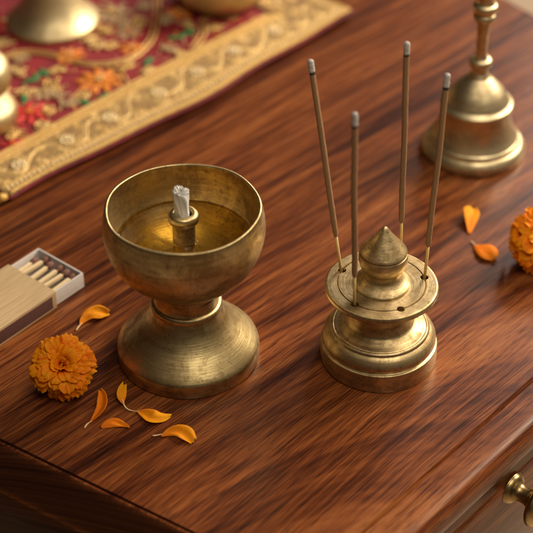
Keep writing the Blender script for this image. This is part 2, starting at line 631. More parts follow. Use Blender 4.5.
for q_ in range(26):         # loose ends
    a = random.uniform(0, 2 * PI)
    r0 = random.uniform(1.5, 3.6)
    z0 = 122
    pts = []
    for s_ in range(5):
        pts.append(((r0 * math.cos(a) + s_ * .25 * math.cos(a + 1)) * .001 - .0012, (r0 * math.sin(a) + s_ * .2 * math.sin(a)) * .001, (z0 + s_ * .75) * .001))
    tube(bm, pts, [.0004, .0005, .0004, .0003, .00012], 6)
wick = from_bm('wick', bm, M['cotton'], loc=(P_lamp.x, P_lamp.y, 0))
tag(wick, 'twisted white cotton wick standing in the middle of the oil lamp', 'wick')

# ------------------------------------------------------------------ incense burner
P_b = G(378, 355)
burner = thing('incense_burner', 'brass incense stand with a pierced round plate and a pointed finial on a stepped base', 'incense holder', (P_b.x, P_b.y, 0))
bm = lathe_bm([[(0, .8), (28, .8)], [(28, .8), (30, 0), (34.4, 0), (35.6, .5), (36, 1.8)], [(36, 1.8), (36.1, 7), (35.9, 12.2)], [(35.9, 12.2), (35.6, 13.3), (34.6, 13.7)],
               [(34.6, 13.7), (33.9, 14.1), (34.2, 14.8)], [(34.2, 14.8), (34.9, 16.2), (34.6, 18.8), (32.8, 22), (30.4, 24.2)], [(30.4, 24.2), (30, 25.2), (29.2, 25.9), (28.3, 25.9)],
               [(28.3, 25.9), (27.5, 26.3), (25, 27), (22.3, 28.6)], [(22.3, 28.6), (20.4, 30.4), (19.3, 34), (18.7, 38), (19.2, 42)]], 144, wob=.25, seed=8)
from_bm('base', bm, M['brass_burner'], burner, sharp=38)


def cut(o, cutters):
    for c in cutters:
        m_ = o.modifiers.new('cut', 'BOOLEAN')
        m_.operation = 'DIFFERENCE'
        m_.object = c
        m_.solver = 'EXACT'
    dg = bpy.context.evaluated_depsgraph_get()
    me = bpy.data.meshes.new_from_object(o.evaluated_get(dg))
    o.modifiers.clear()
    o.data = me
    for c in cutters:
        bpy.data.objects.remove(c)


bm = lathe_bm([[(0, 41.8), (19.2, 41.8)], [(19.2, 41.8), (20.5, 44.5), (24, 48.6), (30, 51.6), (33.2, 52.9)], [(33.2, 52.9), (34.3, 53.8), (34.5, 55.4), (34.0, 56.8), (33.2, 57.35)],
               [(33.2, 57.35), (30, 57.4), (27.0, 57.4)], [(27.0, 57.4), (26.85, 56.2), (26.35, 56.2), (26.2, 57.4)], [(26.2, 57.4), (20, 57.4), (0, 57.4)]], 144, wob=.15, seed=8)
plate = from_bm('plate', bm, M['brass_burner'], burner, sharp=30)
hole_px = [(339.7, 269.3), (424.6, 277.3), (355.6, 303.8), (399.8, 307.5), (404.3, 254.5)]
holes = []
cutters = []
for (u, v) in hole_px:
    p = G(u, v, .0574)
    q = Vector((p.x - P_b.x, p.y - P_b.y, 0))
    q = q.normalized() * .0266
    holes.append(q)
    bmc = bmesh.new()
    bmesh.ops.create_cone(bmc, cap_ends=True, segments=28, radius1=.0023, radius2=.0026, depth=.0105, matrix=Matrix.Translation((q.x, q.y, .0562)))
    c_ = from_bm('cutter', bmc, M['dark_hole'])
    c_.location = (P_b.x, P_b.y, 0)
    cutters.append(c_)
bpy.context.view_layer.update()
cut(plate, cutters)
plate.data.set_sharp_from_angle(angle=R_(30))
bm = lathe_bm([[(0, 57.5), (17.4, 57.5)], [(17.4, 57.5), (17.2, 58.4), (16.0, 59.6), (13.4, 61.6), (11.2, 64.4), (10.5, 67.4)], [(10.5, 67.4), (11.0, 68.4), (13.2, 71), (14.6, 75), (14.7, 78.0), (14.2, 80.4)],
               [(14.2, 80.4), (12.9, 80.9), (12.9, 81.3), (14.2, 81.7)], [(14.2, 81.7), (13.5, 83), (10.4, 87), (6.9, 91.4), (3.5, 96), (1.5, 98.9), (0, 99.8)]], 112, wob=.15, seed=4)
from_bm('finial', bm, M['brass_burner'], burner, sharp=38)

# ------------------------------------------------------------------ incense sticks
M['bamboo'] = plain_mat('bamboo', (.62, .40, .13), .5, .2, 900)
k = NT('incense_paste')
o_ = k.obj()
nz = k.noise(o_, 1500, 5, .7)
nz2 = k.noise(o_, 220, 3, .6)
M['incense'] = k.s(Base_Color=k.mix(nz2, k.ramp(nz, [(.3, (.26, .135, .058)), (.7, (.46, .265, .125))]), (.36, .19, .085)), Roughness=.9, Normal=k.bump(nz, 1.0, .0007))
M['ash'] = plain_mat('ash', (.50, .46, .44), .95, .22, 1200, .8, .0006)
M['char'] = plain_mat('char', (.03, .025, .024), .9, .3, 1500, .8, .0005)


def stick(hole, tip_px, joint_px, ash_px, dy, label):
    """hole: local on the plate; the tip lies on the ray of tip_px at the depth hole.y + dy"""
    base = Vector((P_b.x + hole.x, P_b.y + hole.y, .0520))
    d = FWD * FPX + RGT * (tip_px[0] - 266.5) + UPV * (266.5 - tip_px[1])
    t = (base.y + dy - CAM.y) / d.y
    tip = CAM + d * t
    ax = tip - base
    L = ax.length

    def at_frac(vpx):      # fraction along the stick whose image height is vpx
        lo, hi = 0.0, 1.0
        for _ in range(40):
            m_ = (lo + hi) / 2
            q = base + ax * m_ - CAM
            vv = 266.5 - FPX * q.dot(UPV) / q.dot(FWD)
            if vv > vpx: lo = m_
            else: hi = m_
        return lo
    f1, f2 = at_frac(joint_px), at_frac(ash_px)
    root = thing('incense_stick', label, 'incense stick', base, 0, 'incense sticks standing in the brass burner')
    root.rotation_euler = ax.to_track_quat('Z', 'Y').to_euler()
    bm = bmesh.new()
    tube(bm, [(0, 0, -.003), (0, 0, L * f1 + .002)], .00095, 12)
    from_bm('bamboo_core', bm, M['bamboo'], root)
    bm = bmesh.new()
    n = 40
    pts, rs = [], []
    for i in range(n + 1):
        t = i / n
        z = L * (f1 + (f2 - f1) * t)
        r = .00178 + .00018 * mnoise.noise(Vector((i * .9, L * 90, 0)))
        if i == 0: r = .0013
        if i == 1: r = .0017
        pts.append((.00030 * math.sin(i * .16 + L * 50) * math.sin(PI * t), .00025 * math.cos(i * .13) * math.sin(PI * t), z))
        rs.append(r)
    tube(bm, pts, rs, 18)
    from_bm('incense_coating', bm, M['incense'], root, sharp=60)
    z0 = L * f2
    bm = bmesh.new()
    tube(bm, [(0, 0, z0 - .0003), (0, 0, z0 + .0008), (0, 0, z0 + .0016)], [.00178, .00178, .0016], 18)
    from_bm('charred_ring', bm, M['char'], root, sharp=50)
    bm = bmesh.new()
    pts, rs = [], []
    for i in range(13):
        t = i / 12
        z = z0 + .0013 + (L - z0 - .0013) * t
        r = .00182 if t < .8 else .00182 * math.sqrt(max(0.02, 1 - ((t - .8) / .2) ** 2))
        r *= 1 + .07 * mnoise.noise(Vector((i * 1.7, L * 77, 3)))
        pts.append((.0001 * math.sin(i * 1.3), .0001 * math.cos(i), z))
        rs.append(r)
    tube(bm, pts, rs, 18)
    from_bm('ash_tip', bm, M['ash'], root)
    return root


stick(holes[0], (310.3, 59.0), 236, 74, .030, 'incense stick leaning left, leftmost of the four in the brass stand')
stick(holes[2], (354.8, 112.0), 276, 127, -.004, 'nearest incense stick, upright with the lowest tip, at the front left of the plate')
stick(holes[4], (407.0, 41.5), 222, 56, .014, 'farthest incense stick, upright behind the finial with the highest tip')
stick(holes[1], (447.6, 73.0), 246, 89, .022, 'incense stick leaning right, nearest the brass hand bell')

# ------------------------------------------------------------------ hand bell
P_l = G(472.5, 148.5)
bell = thing('hand_bell', 'brass hand bell with a ringed upright handle standing at the back right', 'hand bell', (P_l.x, P_l.y, 0))
bm = lathe_bm([[(31, 4), (34, .8), (35.6, 0)], [(35.6, 0), (37.2, .8), (37.8, 3), (37.3, 5.6), (35.6, 8.4), (34.2, 9.8)], [(34.2, 9.8), (33.4, 10.0), (33.0, 10.9)], [(33.0, 10.9), (32.6, 12.4), (31.4, 13.6)],
               [(31.4, 13.6), (31, 14.2), (28.4, 19), (26.2, 25), (25.0, 31), (24.6, 36.5)], [(24.6, 36.5), (25.8, 36.9), (26.5, 38.6), (26.1, 40.6), (24.6, 41.8)],
               [(24.6, 41.8), (23.0, 43.2), (21.4, 46.0), (18.6, 50.6), (14.8, 55.2), (10.6, 59.4), (7.6, 62), (6.4, 64)]], 112, wob=.3, seed=2)
from_bm('bell_body', bm, M['brass_bell'], bell, sharp=40)
bm = lathe_bm([[(0, 62), (7.2, 62.6), (6.0, 66), (5.6, 70)], [(5.6, 70), (7.6, 71), (8.4, 73.4), (7.6, 76), (5.2, 77)], [(5.2, 77), (4.1, 80), (3.9, 88), (4.4, 100), (5.0, 107)],
               [(5.0, 107), (7.2, 107.6), (8.0, 109.6), (7.3, 111.8), (6.2, 112.6)], [(6.2, 112.6), (7.8, 113.6), (8.8, 116.2), (8.4, 119), (6.6, 120.4)],
               [(6.6, 120.4), (6, 123), (8, 128), (9.5, 133), (8, 139), (4.5, 142.5)], [(4.5, 142.5), (5.2, 145), (3.5, 148), (0, 149.5)]], 72)
from_bm('handle', bm, M['brass_bell'], bell, sharp=45)

# ------------------------------------------------------------------ brass vessels on the cloth (CLZ: cloth thickness)
CLZ = .0045
p = G(53, 22.5, CLZ)
v1 = thing('brass_stand', 'pale brass vessel with a flared cone foot at the top left of the cloth', 'brass vessel', (p.x, p.y, CLZ), 0)
bm = lathe_bm([[(0, .5), (30, .5)], [(30, .5), (36, 0), (37.6, 1.5), (37.4, 4.4)], [(37.4, 4.4), (36.4, 5.6), (33.5, 8.5), (28, 15), (23, 24), (18, 36), (14, 46), (12.5, 52)]], 96, wob=.4)
from_bm('foot', bm, M['brass_pale'], v1, sharp=45)
bm = lathe_bm([[(12.5, 52), (15, 53), (15.6, 55), (14, 57), (11, 58)], [(11, 58), (14, 63), (28, 70), (38, 82), (41, 96), (40, 104)], [(40, 104), (38.6, 104.4), (38, 103)], [(38, 103), (38.5, 96), (35, 84), (24, 74), (0, 70)]], 96)
from_bm('bowl', bm, M['brass_pale'], v1, sharp=45)

p = G(221, 4, CLZ)
v2 = thing('brass_bowl', 'small round-bottomed brass bowl at the top of the cloth, right of the cone-footed vessel', 'brass bowl', (p.x, p.y, CLZ), 0)
bm = lathe_bm([[(0, 1), (20, 1)], [(20, 1), (21.5, 0), (23.4, .6), (23.4, 2.6), (23, 4)], [(23, 4), (28, 6), (35, 11), (38.6, 19), (38.8, 28), (36, 36)], [(36, 36), (38, 37), (38, 38.4), (35.4, 39)],
               [(35.4, 39), (33.6, 36), (35, 28), (34, 19), (27, 9), (15, 5), (0, 4)]], 96, wob=.4)
from_bm('bowl_body', bm, M['brass_pale'], v2, sharp=45)

p = G(-19, 122, CLZ)
v3 = thing('brass_pot', 'bright pale brass pot with a bulging waist at the left border of the photo', 'brass pot', (p.x, p.y, CLZ), 0)
bm = lathe_bm([[(0, .5), (22, .5)], [(22, .5), (25, 0), (27, 1.4), (28, 6), (27.2, 13), (22.5, 19), (17.4, 22.4)], [(17.4, 22.4), (16.6, 23.6), (17.6, 25)], [(17.6, 25), (22, 29), (25.6, 36), (26, 44), (23, 51), (17, 55.6), (12, 58)],
               [(12, 58), (10.4, 62), (10.6, 67), (14, 72)], [(14, 72), (15, 73), (14, 74)], [(14, 74), (8, 68), (8, 60), (0, 60)]], 96, wob=.3)
from_bm('pot_body', bm, M['brass_pale'], v3, sharp=45)

# ------------------------------------------------------------------ brocade cloth
ca, cb = G(12, 204, .002), G(357, 18, .002)
ca.z = cb.z = 0
eS = (cb - ca).normalized()
eT = Vector((-eS.y, eS.x, 0))                    # inward (up-left)
LEN = (cb - ca).length
WID = .42


def cz(s, t):
    """gentle lift of the cloth above the table, metres"""
    e = min(t, s, LEN - s)
    return .0012 + .0030 * max(0, mnoise.noise(Vector((s * 9, t * 11, 2.2))) + .35) + (.0009 if e < .004 else 0)


def cw(s, t):
    """small sideways wander of the hem"""
    k_ = max(0, 1 - t / .05)
    return .0036 * math.sin(s * 23 + .5) * k_ + .0013 * math.sin(s * 57) * k_


CT = .0026                                        # thickness


def cpt(s, t, h=0.0):
    q = ca + eS * s + eT * (t + cw(s, t))
    return Vector((q.x, q.y, cz(s, t) + CT + h))


def fabric(name, c1, c2, rough=.75, weave=900, met=0.0, bmp=.5, sheen=.3):
    k = NT(name)
    mp = k.n('Mapping')
    mp.inputs['Rotation'].default_value = (0, 0, -math.atan2(eS.y, eS.x))
    k.put(mp.inputs[0], k.obj())
    x, y, z = k.xyz(mp.outputs[0])
    sx = k.math('SINE', k.math('MULTIPLY', x, weave * 2.2))
    sy = k.math('SINE', k.math('MULTIPLY', y, weave * 2.2))
    wv = k.math('MULTIPLY', sx, sy)
    nz = k.noise(mp.outputs[0], 120, 5, .7)
    f = k.math('ADD', k.math('MULTIPLY', wv, .12), nz)
    return k.s(Base_Color=k.ramp(f, [(.3, c1), (.7, c2)]), Roughness=rough, Metallic=met, Sheen_Weight=sheen,
               Normal=k.bump(k.math('ADD', wv, k.math('MULTIPLY', nz, 2)), bmp, .0004))


M['crimson'] = fabric('crimson_silk', (.15, .003, .009), (.33, .009, .020), .6, sheen=.05)
M['gold_cloth'] = fabric('gold_brocade', (.20, .085, .022), (.50, .31, .085), .5, 1300, .35, .9, .1)
M['gold_thread'] = plain_mat('gold_thread', (.76, .50, .18), .38, .25, 1600, .9, .0004, Metallic=.6)
M['pale_thread'] = plain_mat('pale_gold_thread', (.80, .56, .23), .38, .2, 1600, .8, .0004, Metallic=.55)
M['bead'] = plain_mat('bead', (.80, .64, .38), .30, .08, 400, .1, .0002, Metallic=.5)
M['orange_thread'] = plain_mat('orange_thread', (.80, .26, .025), .5, .25, 1500, .8, .0005)
M['red_thread'] = plain_mat('red_thread', (.62, .035, .03), .5, .25, 1500, .8, .0005)
M['green_thread'] = plain_mat('green_thread', (.035, .17, .045), .5, .3, 1500, .8, .0005)
M['tan_thread'] = plain_mat('tan_thread', (.50, .33, .17), .5, .25, 1500, .8, .0005)

cloth = thing('altar_cloth', 'crimson brocade cloth with a wide gold embroidered border across the back left', 'cloth', (ca.x, ca.y, 0))
off = -Vector((ca.x, ca.y, 0))


def strip(name, t0, t1, mat, hh=0.0, nt=8, s0=0.0, s1=LEN, side=True):
    bm = bmesh.new()
    ns = 90
    top = [[bm.verts.new(cpt(s0 + (s1 - s0) * i / ns, t0 + (t1 - t0) * j / nt, hh) + off) for j in range(nt + 1)] for i in range(ns + 1)]
    for i in range(ns):
        for j in range(nt):
            bm.faces.new((top[i][j], top[i + 1][j], top[i + 1][j + 1], top[i][j + 1]))
    return bm, top


BW = .050
bm = bmesh.new()
ns, nt = 110, 70
grid = [[None] * (nt + 1) for _ in range(ns + 1)]
for i in range(ns + 1):
    for j in range(nt + 1):
        grid[i][j] = bm.verts.new(cpt(LEN * i / ns, WID * (j / nt) ** 1.5) + off)
for i in range(ns):
    for j in range(nt):
        bm.faces.new((grid[i][j], grid[i + 1][j], grid[i + 1][j + 1], grid[i][j + 1]))
field = from_bm('cloth_field', bm, M['crimson'], cloth)
sm = field.modifiers.new('thickness', 'SOLIDIFY')
sm.thickness = .0024
sm.offset = -1

# the three visible borders, raised a little above the field: hem side, right end, left end
bm = bmesh.new()
def patch(bm, s0, s1, t0, t1, h, a=60, b=8):
    g = [[bm.verts.new(cpt(s0 + (s1 - s0) * i / a, t0 + (t1 - t0) * j / b, h) + off) for j in range(b + 1)] for i in range(a + 1)]
    for i in range(a):
        for j in range(b):
            bm.faces.new((g[i][j], g[i + 1][j], g[i + 1][j + 1], g[i][j + 1]))
patch(bm, .0009, LEN - .0009, .0009, BW, .0007, 110, 14)
patch(bm, LEN - BW, LEN - .0009, BW, WID, .0007, 14, 80)
border = from_bm('gold_border', bm, M['gold_cloth'], cloth)
sm = border.modifiers.new('thickness', 'SOLIDIFY')
sm.thickness = .0008
sm.offset = -1

# piping round the hem
bm = bmesh.new()
pts = [cpt(0, t * WID / 40, -.0006) + off for t in range(40, 0, -1)] + [cpt(LEN * i / 120, 0, -.0006) + off for i in range(121)] + [cpt(LEN, t * WID / 60, -.0006) + off for t in range(1, 61)]
tube(bm, pts, .0011, 8)
from_bm('piping', bm, fabric('crimson_cord', (.10, .003, .008), (.24, .008, .018), .7, sheen=0), cloth)

rnd = random.Random(3)


def rope(bm, st, r=.0009, h=.0012, mi=0, seg=6):
    tube(bm, [cpt(s, t, h) + off for s, t in st], r, seg, mi=mi)


def twist(bm, f, n, r, amp, turns, mi=0):
    """two strands wound round each other along f(u)"""
    for ph in (0, PI):
        pts = []
        for i in range(n + 1):
            u = i / n
            s, t, ds, dt = f(u)
            a = turns * 2 * PI * u + ph
            q = cpt(s - dt * amp * math.cos(a), t + ds * amp * math.cos(a), .0013 + amp * .8 * math.sin(a)) + off
            pts.append(q)
        tube(bm, pts, r, 5, mi=mi)


# border ropes and braid
bm = bmesh.new()
for t_, amp in ((.0030, .0008), (.0058, .0009), (.0125, .0007), (.0425, .0009), (.0465, .0009), (.0505, .0009)):
    twist(bm, lambda u: (.004 + (LEN - .008 - (t_ if t_ > .02 else 0)) * u, t_, 1, 0), 700, .0009, amp, 95)
    if t_ < .045:
        twist(bm, lambda u: (LEN - t_, t_ + (WID - t_) * u, 0, 1), 420, .0009, amp, 60)
from_bm('border_braid', bm, M['gold_thread'], cloth)

# row of beads near the hem
bm = bmesh.new()
s = .006
while s < LEN - .006:
    blob(bm, cpt(s, .0092, .0016) + off, .00155 + .0003 * rnd.random())
    s += .0042
t = .013
while t < WID * .6:
    blob(bm, cpt(LEN - .0092, t, .0016) + off, .0016)
    t += .0042
# bead rosettes
ros = []
s = .030
while s < LEN - .03:
    ros.append((s, .0275))
    s += rnd.uniform(.040, .054)
t = .075
while t < .3:
    ros.append((LEN - .0275, t))
    t += .0475
for (s, t) in ros:
    for q in range(8):
        a = 2 * PI * q / 8
        blob(bm, cpt(s + .0044 * math.cos(a), t + .0044 * math.sin(a), .0018) + off, .0019, 1, 1, .8)
    blob(bm, cpt(s, t, .0022) + off, .0021)
from_bm('beads', bm, M['bead'], cloth)

# scrolls of the border: vine wave, spirals, leaves
bm = bmesh.new()


def spiral(bm, s, t, r0, a0, turns, sgn, mi=0, w=.0010):
    pts = []
    n = int(18 * turns) + 4
    for i in range(n + 1):
        u = i / n
        a = a0 + sgn * 2 * PI * turns * u
        r = r0 * (1 - .82 * u)
        pts.append((s + r * math.cos(a), t + r * math.sin(a)))
    rope(bm, pts, w, .0013, mi)


def leaf(bm, s, t, L_, W_, ang, mi=0, h=.0009):
    c = cpt(s, t, h) + off
    blob(bm, c, 1.0, L_ / 2, W_ / 2, .0008, ang + math.atan2(eS.y, eS.x), 2, mi)


def vine(bm, mapf, length):
    n = int(length / .003)
    for ph, w in ((0, .0013), (.35, .0008)):
        rope(bm, [mapf(i * .003, .0275 + (.0085 + .002 * math.sin(i * .31)) * math.sin(2 * PI * (i * .003) / .0475 + 1.1 + ph + .4 * math.sin(i * .17))) for i in range(n)], w * .75)
    x = .006
    k_ = 0
    while x < length - .008:
        sg = 1 if k_ % 2 else -1
        s_, t_ = mapf(x, .0275 + sg * .0078)
        spiral(bm, s_, t_, rnd.uniform(.0038, .0056), rnd.uniform(0, 6), 1.6, sg, rnd.choice((0, 0, 2)), .0007)
        s_, t_ = mapf(x + .006, .0275 - sg * .0090)
        leaf(bm, s_, t_, .0085, .0036, rnd.uniform(-.9, .9), 1 if rnd.random() < .6 else 0)
        s_, t_ = mapf(x + .003, .0275 + sg * .0125)
        leaf(bm, s_, t_, .006, .003, rnd.uniform(-.5, 2), 0)
        x += rnd.uniform(.0075, .0115)
        k_ += 1
    x = .004
    while x < length:
        for tt in (.0155, .0395):
            s_, t_ = mapf(x, tt)
            leaf(bm, s_, t_, .0042, .0026, .7 if tt < .03 else -.7, 0)
        x += .0056


for q_ in range(1500):                           # dense small stitches between the scrolls
    tt = rnd.uniform(.014, .041)
    if q_ % 3:
        leaf(bm, rnd.uniform(.004, LEN - .014), tt, rnd.uniform(.002, .005), rnd.uniform(.0007, .0014), rnd.uniform(0, PI), rnd.choice((0, 2, 2, 1)), .0008)
    else:
        leaf(bm, LEN - tt, rnd.uniform(BW, .33), rnd.uniform(.002, .005), rnd.uniform(.0007, .0014), rnd.uniform(0, PI), rnd.choice((0, 2, 2, 1)), .0008)
M['olive_thread'] = plain_mat('olive_thread', (.30, .24, .06), .42, .2, 1500, .8, .0004, Metallic=.4)
vine(bm, lambda a, b: (a + .004, b), LEN - .02)
vine(bm, lambda a, b: (LEN - b, a + .05), .30)
from_bm('border_embroidery', bm, [M['pale_thread'], M['olive_thread'], M['gold_thread']], cloth)

# field embroidery
bm = bmesh.new()
mats = [M['gold_thread'], M['orange_thread'], M['red_thread'], M['green_thread'], M['tan_thread'], M['pale_thread']]


def st_of(u, v):
    q = G(u, v, .005) - ca
    return q.dot(eS), q.dot(eT)


def flower(u, v, R, mi, n=8, cm=5):
    s, t = st_of(u, v)
    a0 = rnd.random() * 6
    for ring, (rr, ln) in enumerate(((.62, .62), (.3, .42))):
        for q in range(n - ring * 2):
            a = a0 + 2 * PI * q / (n - ring * 2) + ring * .3
            for e_ in (-.13, 0, .13):
                leaf(bm, s + R * rr * math.cos(a + e_), t + R * rr * math.sin(a + e_), R * ln * rnd.uniform(.9, 1.35), R * .12, a + e_ * .6, mi, .0007 + .0005 * ring)
    for q in range(6):
        blob(bm, cpt(s + R * .13 * math.cos(q), t + R * .13 * math.sin(q), .003) + off, R * .07, mi=cm)


def gscroll(u, v, R, mi=0):
    s, t = st_of(u, v)
    a = rnd.random() * 6
    spiral(bm, s, t, R, a, 1.7, rnd.choice((-1, 1)), mi, .0009)
    spiral(bm, s + R * 1.2 * math.cos(a), t + R * 1.2 * math.sin(a), R * .7, a + PI, 1.4, rnd.choice((-1, 1)), mi, .0008)
    for q in range(4):
        b = rnd.random() * 6
        leaf(bm, s + R * 1.25 * math.cos(b), t + R * 1.25 * math.sin(b), R * .8, R * .26, b, mi)


# big double arcs
def arc(us, mi=0):
    st = [st_of(*p) for p in us]
    c = crom(st, 10)
    rope(bm, c, .0011, .0008, mi)
    # a second strand beside the first
    c2 = []
    for i, q in enumerate(c):
        a_, b_ = c[max(0, i - 1)], c[min(len(c) - 1, i + 1)]
        dx, dy = b_[0] - a_[0], b_[1] - a_[1]
        l_ = math.hypot(dx, dy) or 1
        c2.append((q[0] - dy / l_ * .0042, q[1] + dx / l_ * .0042))
    rope(bm, c2, .0009, .0008, mi)


for q_ in range(650):                            # fine filling stitches of the ground
    s, t = rnd.uniform(.002, LEN - .06), BW + .004 + (WID - BW) * rnd.random() ** 1.6
    leaf(bm, s, t, rnd.uniform(.003, .007), rnd.uniform(.001, .0022), rnd.uniform(0, PI), rnd.choice((0, 4, 4, 2, 1)), .0003)
arc([(5, 58), (28, 53), (55, 57), (85, 66), (112, 66), (135, 60), (152, 44), (158, 26), (160, 8), (158, -8)])
arc([(128, 84), (122, 74), (112, 66)])
arc([(195, 52), (205, 38), (206, 24), (215, 18), (236, 22)])
arc([(-10, 120), (2, 105), (8, 90), (6, 74)])
flower(100, 82, .020, 1, 9)
flower(70, 56, .013, 1, 8)
flower(132, 50, .011, 1, 7, 0)
flower(30, 113, .017, 2, 8, 1)
flower(14, 146, .011, 2, 7, 1)
flower(112, 14, .018, 4, 8, 5)
flower(128, 34, .012, 4, 7, 1)
flower(45, 92, .012, 4, 8, 5)
flower(180, 14, .012, 1, 7)
flower(270, -6, .012, 1, 7)
flower(4, 24, .014, 2, 7)
for (u, v, a) in ((36, 76, .4), (44, 72, 1.3), (30, 80, 2.6), (182, 38, .1), (190, 34, 1.2), (174, 40, -.6), (24, 98, .9), (104, 98, .3), (86, 104, 1.8), (148, 64, .4)):
    s, t = st_of(u, v)
    leaf(bm, s, t, .014, .0062, a, 3)
for (u, v, R) in ((52, 84, .007), (58, 95, .006), (25, 92, .006), (16, 70, .006), (120, 22, .007), (140, 22, .007), (98, 46, .006), (112, 46, .005), (84, 96, .005),
                  (66, 104, .006), (50, 112, .005), (42, 126, .006), (12, 132, .006), (8, 116, .006), (88, 38, .006), (142, 8, .006), (104, 30, .006), (170, 52, .005),
                  (168, 20, .006), (188, 26, .005), (215, 30, .005), (20, 60, .005), (180, 56, .004), (4, 44, .006), (128, 68, .005), (150, 72, .004), (60, 70, .005), (240, 8, .005), (256, 2, .006)):
    gscroll(u, v, R, rnd.choice((0, 0, 4, 5)))
from_bm('field_embroidery', bm, mats, cloth)

# gold corner tassel
bm = bmesh.new()
c0 = cpt(.0, .003, 0) + off
dirv = Vector((-.93, -.30, 0)).normalized()
tube(bm, [c0, c0 + dirv * .004, c0 + dirv * .006], [.002, .0034, .003], 10)
for q in range(46):
    a, rr = rnd.random() * 2 * PI, rnd.random()
    side = Vector((-dirv.y, dirv.x, 0))
    e0 = c0 + dirv * .005 + side * .0018 * math.cos(a) * rr
    e1 = c0 + dirv * (.022 + .004 * rnd.random()) + side * .0068 * math.cos(a) * rr
    e0.z = .0040 + .0016 * math.sin(a) * rr
    e1.z = .0016 + .0013 * rnd.random()
    tube(bm, [e0, (e0 + e1) / 2 + Vector((0, 0, .0006)), e1], .0005, 5)
M['yellow_silk'] = plain_mat('yellow_silk', (.72, .42, .09), .45, .2, 900, .5)
from_bm('tassel', bm, M['yellow_silk'], cloth)

# ------------------------------------------------------------------ matchbox
mb0 = G(57.3, 308)
mang = R_(50.0)
mbox = thing('matchbox', 'half-open matchbox with a plain kraft sleeve and grey-white tray at the left', 'matchbox', (mb0.x, mb0.y, 0), mang)
# local axes: +x along the box towards the open end, +y across to the back left; the sleeve ends at x = 0
k = NT('kraft_card')
x, y, z = k.xyz(k.obj())
nz = k.noise(k.vec(k.math('MULTIPLY', x, 40), k.math('MULTIPLY', y, 700), k.math('MULTIPLY', z, 700)), 1, 4, .6)
M['kraft'] = k.s(Base_Color=k.ramp(nz, [(.3, (.42, .285, .145)), (.7, (.56, .40, .225))]), Roughness=.72, Normal=k.bump(nz, .3, .0003))
M['striker'] = plain_mat('striker', (.105, .036, .028), .85, .25, 1800, .9, .0005)
M['tray_card'] = plain_mat('tray_card', (.62, .58, .56), .8, .06, 500, .25)
M['match_wood'] = plain_mat('match_wood', (.72, .55, .32), .7, .12, 700)
M['match_head'] = plain_mat('match_head', (.20, .085, .062), .8, .25, 1500, .9, .0005)
H, W, Ls = .0138, .0445, .062
bm = bmesh.new()
th = .0009
# sleeve as an open tube: outer and inner rectangles swept along x
cs_o = [(0, 0), (W, 0), (W, H), (0, H)]
cs_i = [(th, th), (W - th, th), (W - th, H - th), (th, H - th)]


def rounded(cs, r, n=3):
    out = []
    for i, (a_, b_) in enumerate(cs):
        c_ = Vector((a_, b_))
        p_ = (Vector(cs[i - 1]) - c_).normalized()
        q_ = (Vector(cs[(i + 1) % 4]) - c_).normalized()
        for j in range(n + 1):
            t_ = j / n
            A_, B_ = c_ + p_ * r, c_ + q_ * r
            out.append(A_.lerp(c_, t_).lerp(c_.lerp(B_, t_), t_))
    return out


ro, ri = rounded(cs_o, .0008), rounded(cs_i, .0004)
sections = []
for xx in (-Ls, 0.0):
    sections.append(([bm.verts.new((xx, q.x, q.y)) for q in ro], [bm.verts.new((xx, q.x, q.y)) for q in ri]))
n_ = len(ro)
for i in range(n_):
    j = (i + 1) % n_
    bm.faces.new((sections[0][0][i], sections[0][0][j], sections[1][0][j], sections[1][0][i]))
    bm.faces.new((sections[0][1][i], sections[1][1][i], sections[1][1][j], sections[0][1][j]))
    for e in (0, 1):
        bm.faces.new((sections[e][0][i], sections[e][0][j], sections[e][1][j], sections[e][1][i]))
sleeve = from_bm('sleeve', bm, M['kraft'], mbox, sharp=50)
bm = bmesh.new()
box(bm, -Ls + .001, -.0035, -.00025, .0004, .0022, H - .0022, .0001)
from_bm('striker_strip', bm, M['striker'], sleeve, sharp=40)
# tray
bm = bmesh.new()
tw0, tw1, tx0, tx1, tt, tz1 = .0014, W - .0014, -.036, .0262, .0010, H - .0015
box(bm, tx0, tx1, tw0, tw1, .0011, .0019, .0001)
box(bm, tx0, tx1, tw0, tw0 + tt, .0019, tz1, .00025)
box(bm, tx0, tx1, tw1 - tt, tw1, .0019, tz1, .00025)
box(bm, tx1 - tt, tx1 + .0001, tw0 + tt - .0001, tw1 - tt + .0001, .0019, tz1 - .0001, .00025)
box(bm, tx0, tx0 + tt, tw0 + tt, tw1 - tt, .0019, tz1 - .0002, .00025)
from_bm('tray', bm, M['tray_card'], mbox, sharp=40)

# matchsticks: one built, the rest copied with their parts
names = ['matchstick at the far back edge of the open tray', 'second matchstick from the back edge of the tray', 'third matchstick from the back edge of the tray',
         'third matchstick from the front edge of the tray', 'second matchstick from the front edge of the tray', 'matchstick at the front edge of the open tray']
mroot = thing('matchstick', names[0], 'matchstick', (0, 0, 0), 0, 'matchsticks in the open matchbox')
bm = bmesh.new()
box(bm, -.042, -.0018, -.00125, .00125, -.00125, .00125, .0002)
ms_ = from_bm('stick', bm, M['match_wood'], mroot, sharp=40)
bm = bmesh.new()
blob(bm, (0, 0, 0), .0024, 1.55, 1.02, 1.02, 0, 3)
for v in bm.verts:
    v.co *= 1 + .06 * mnoise.noise(v.co * 900)
mh_ = from_bm('head', bm, M['match_head'], mroot)
ys = [.0385, .0330, .0262, .0190, .0122, .0068]
xs = [.0172, .0226, .0196, .0216, .0205, .0214]
rz = [.05, -.07, .06, .02, -.05, .03]
zs = [.0086, .0092, .0099, .0094, .0100, .0088]
Mb = Matrix.Translation((mb0.x, mb0.y, 0)) @ Matrix.Rotation(mang, 4, 'Z')
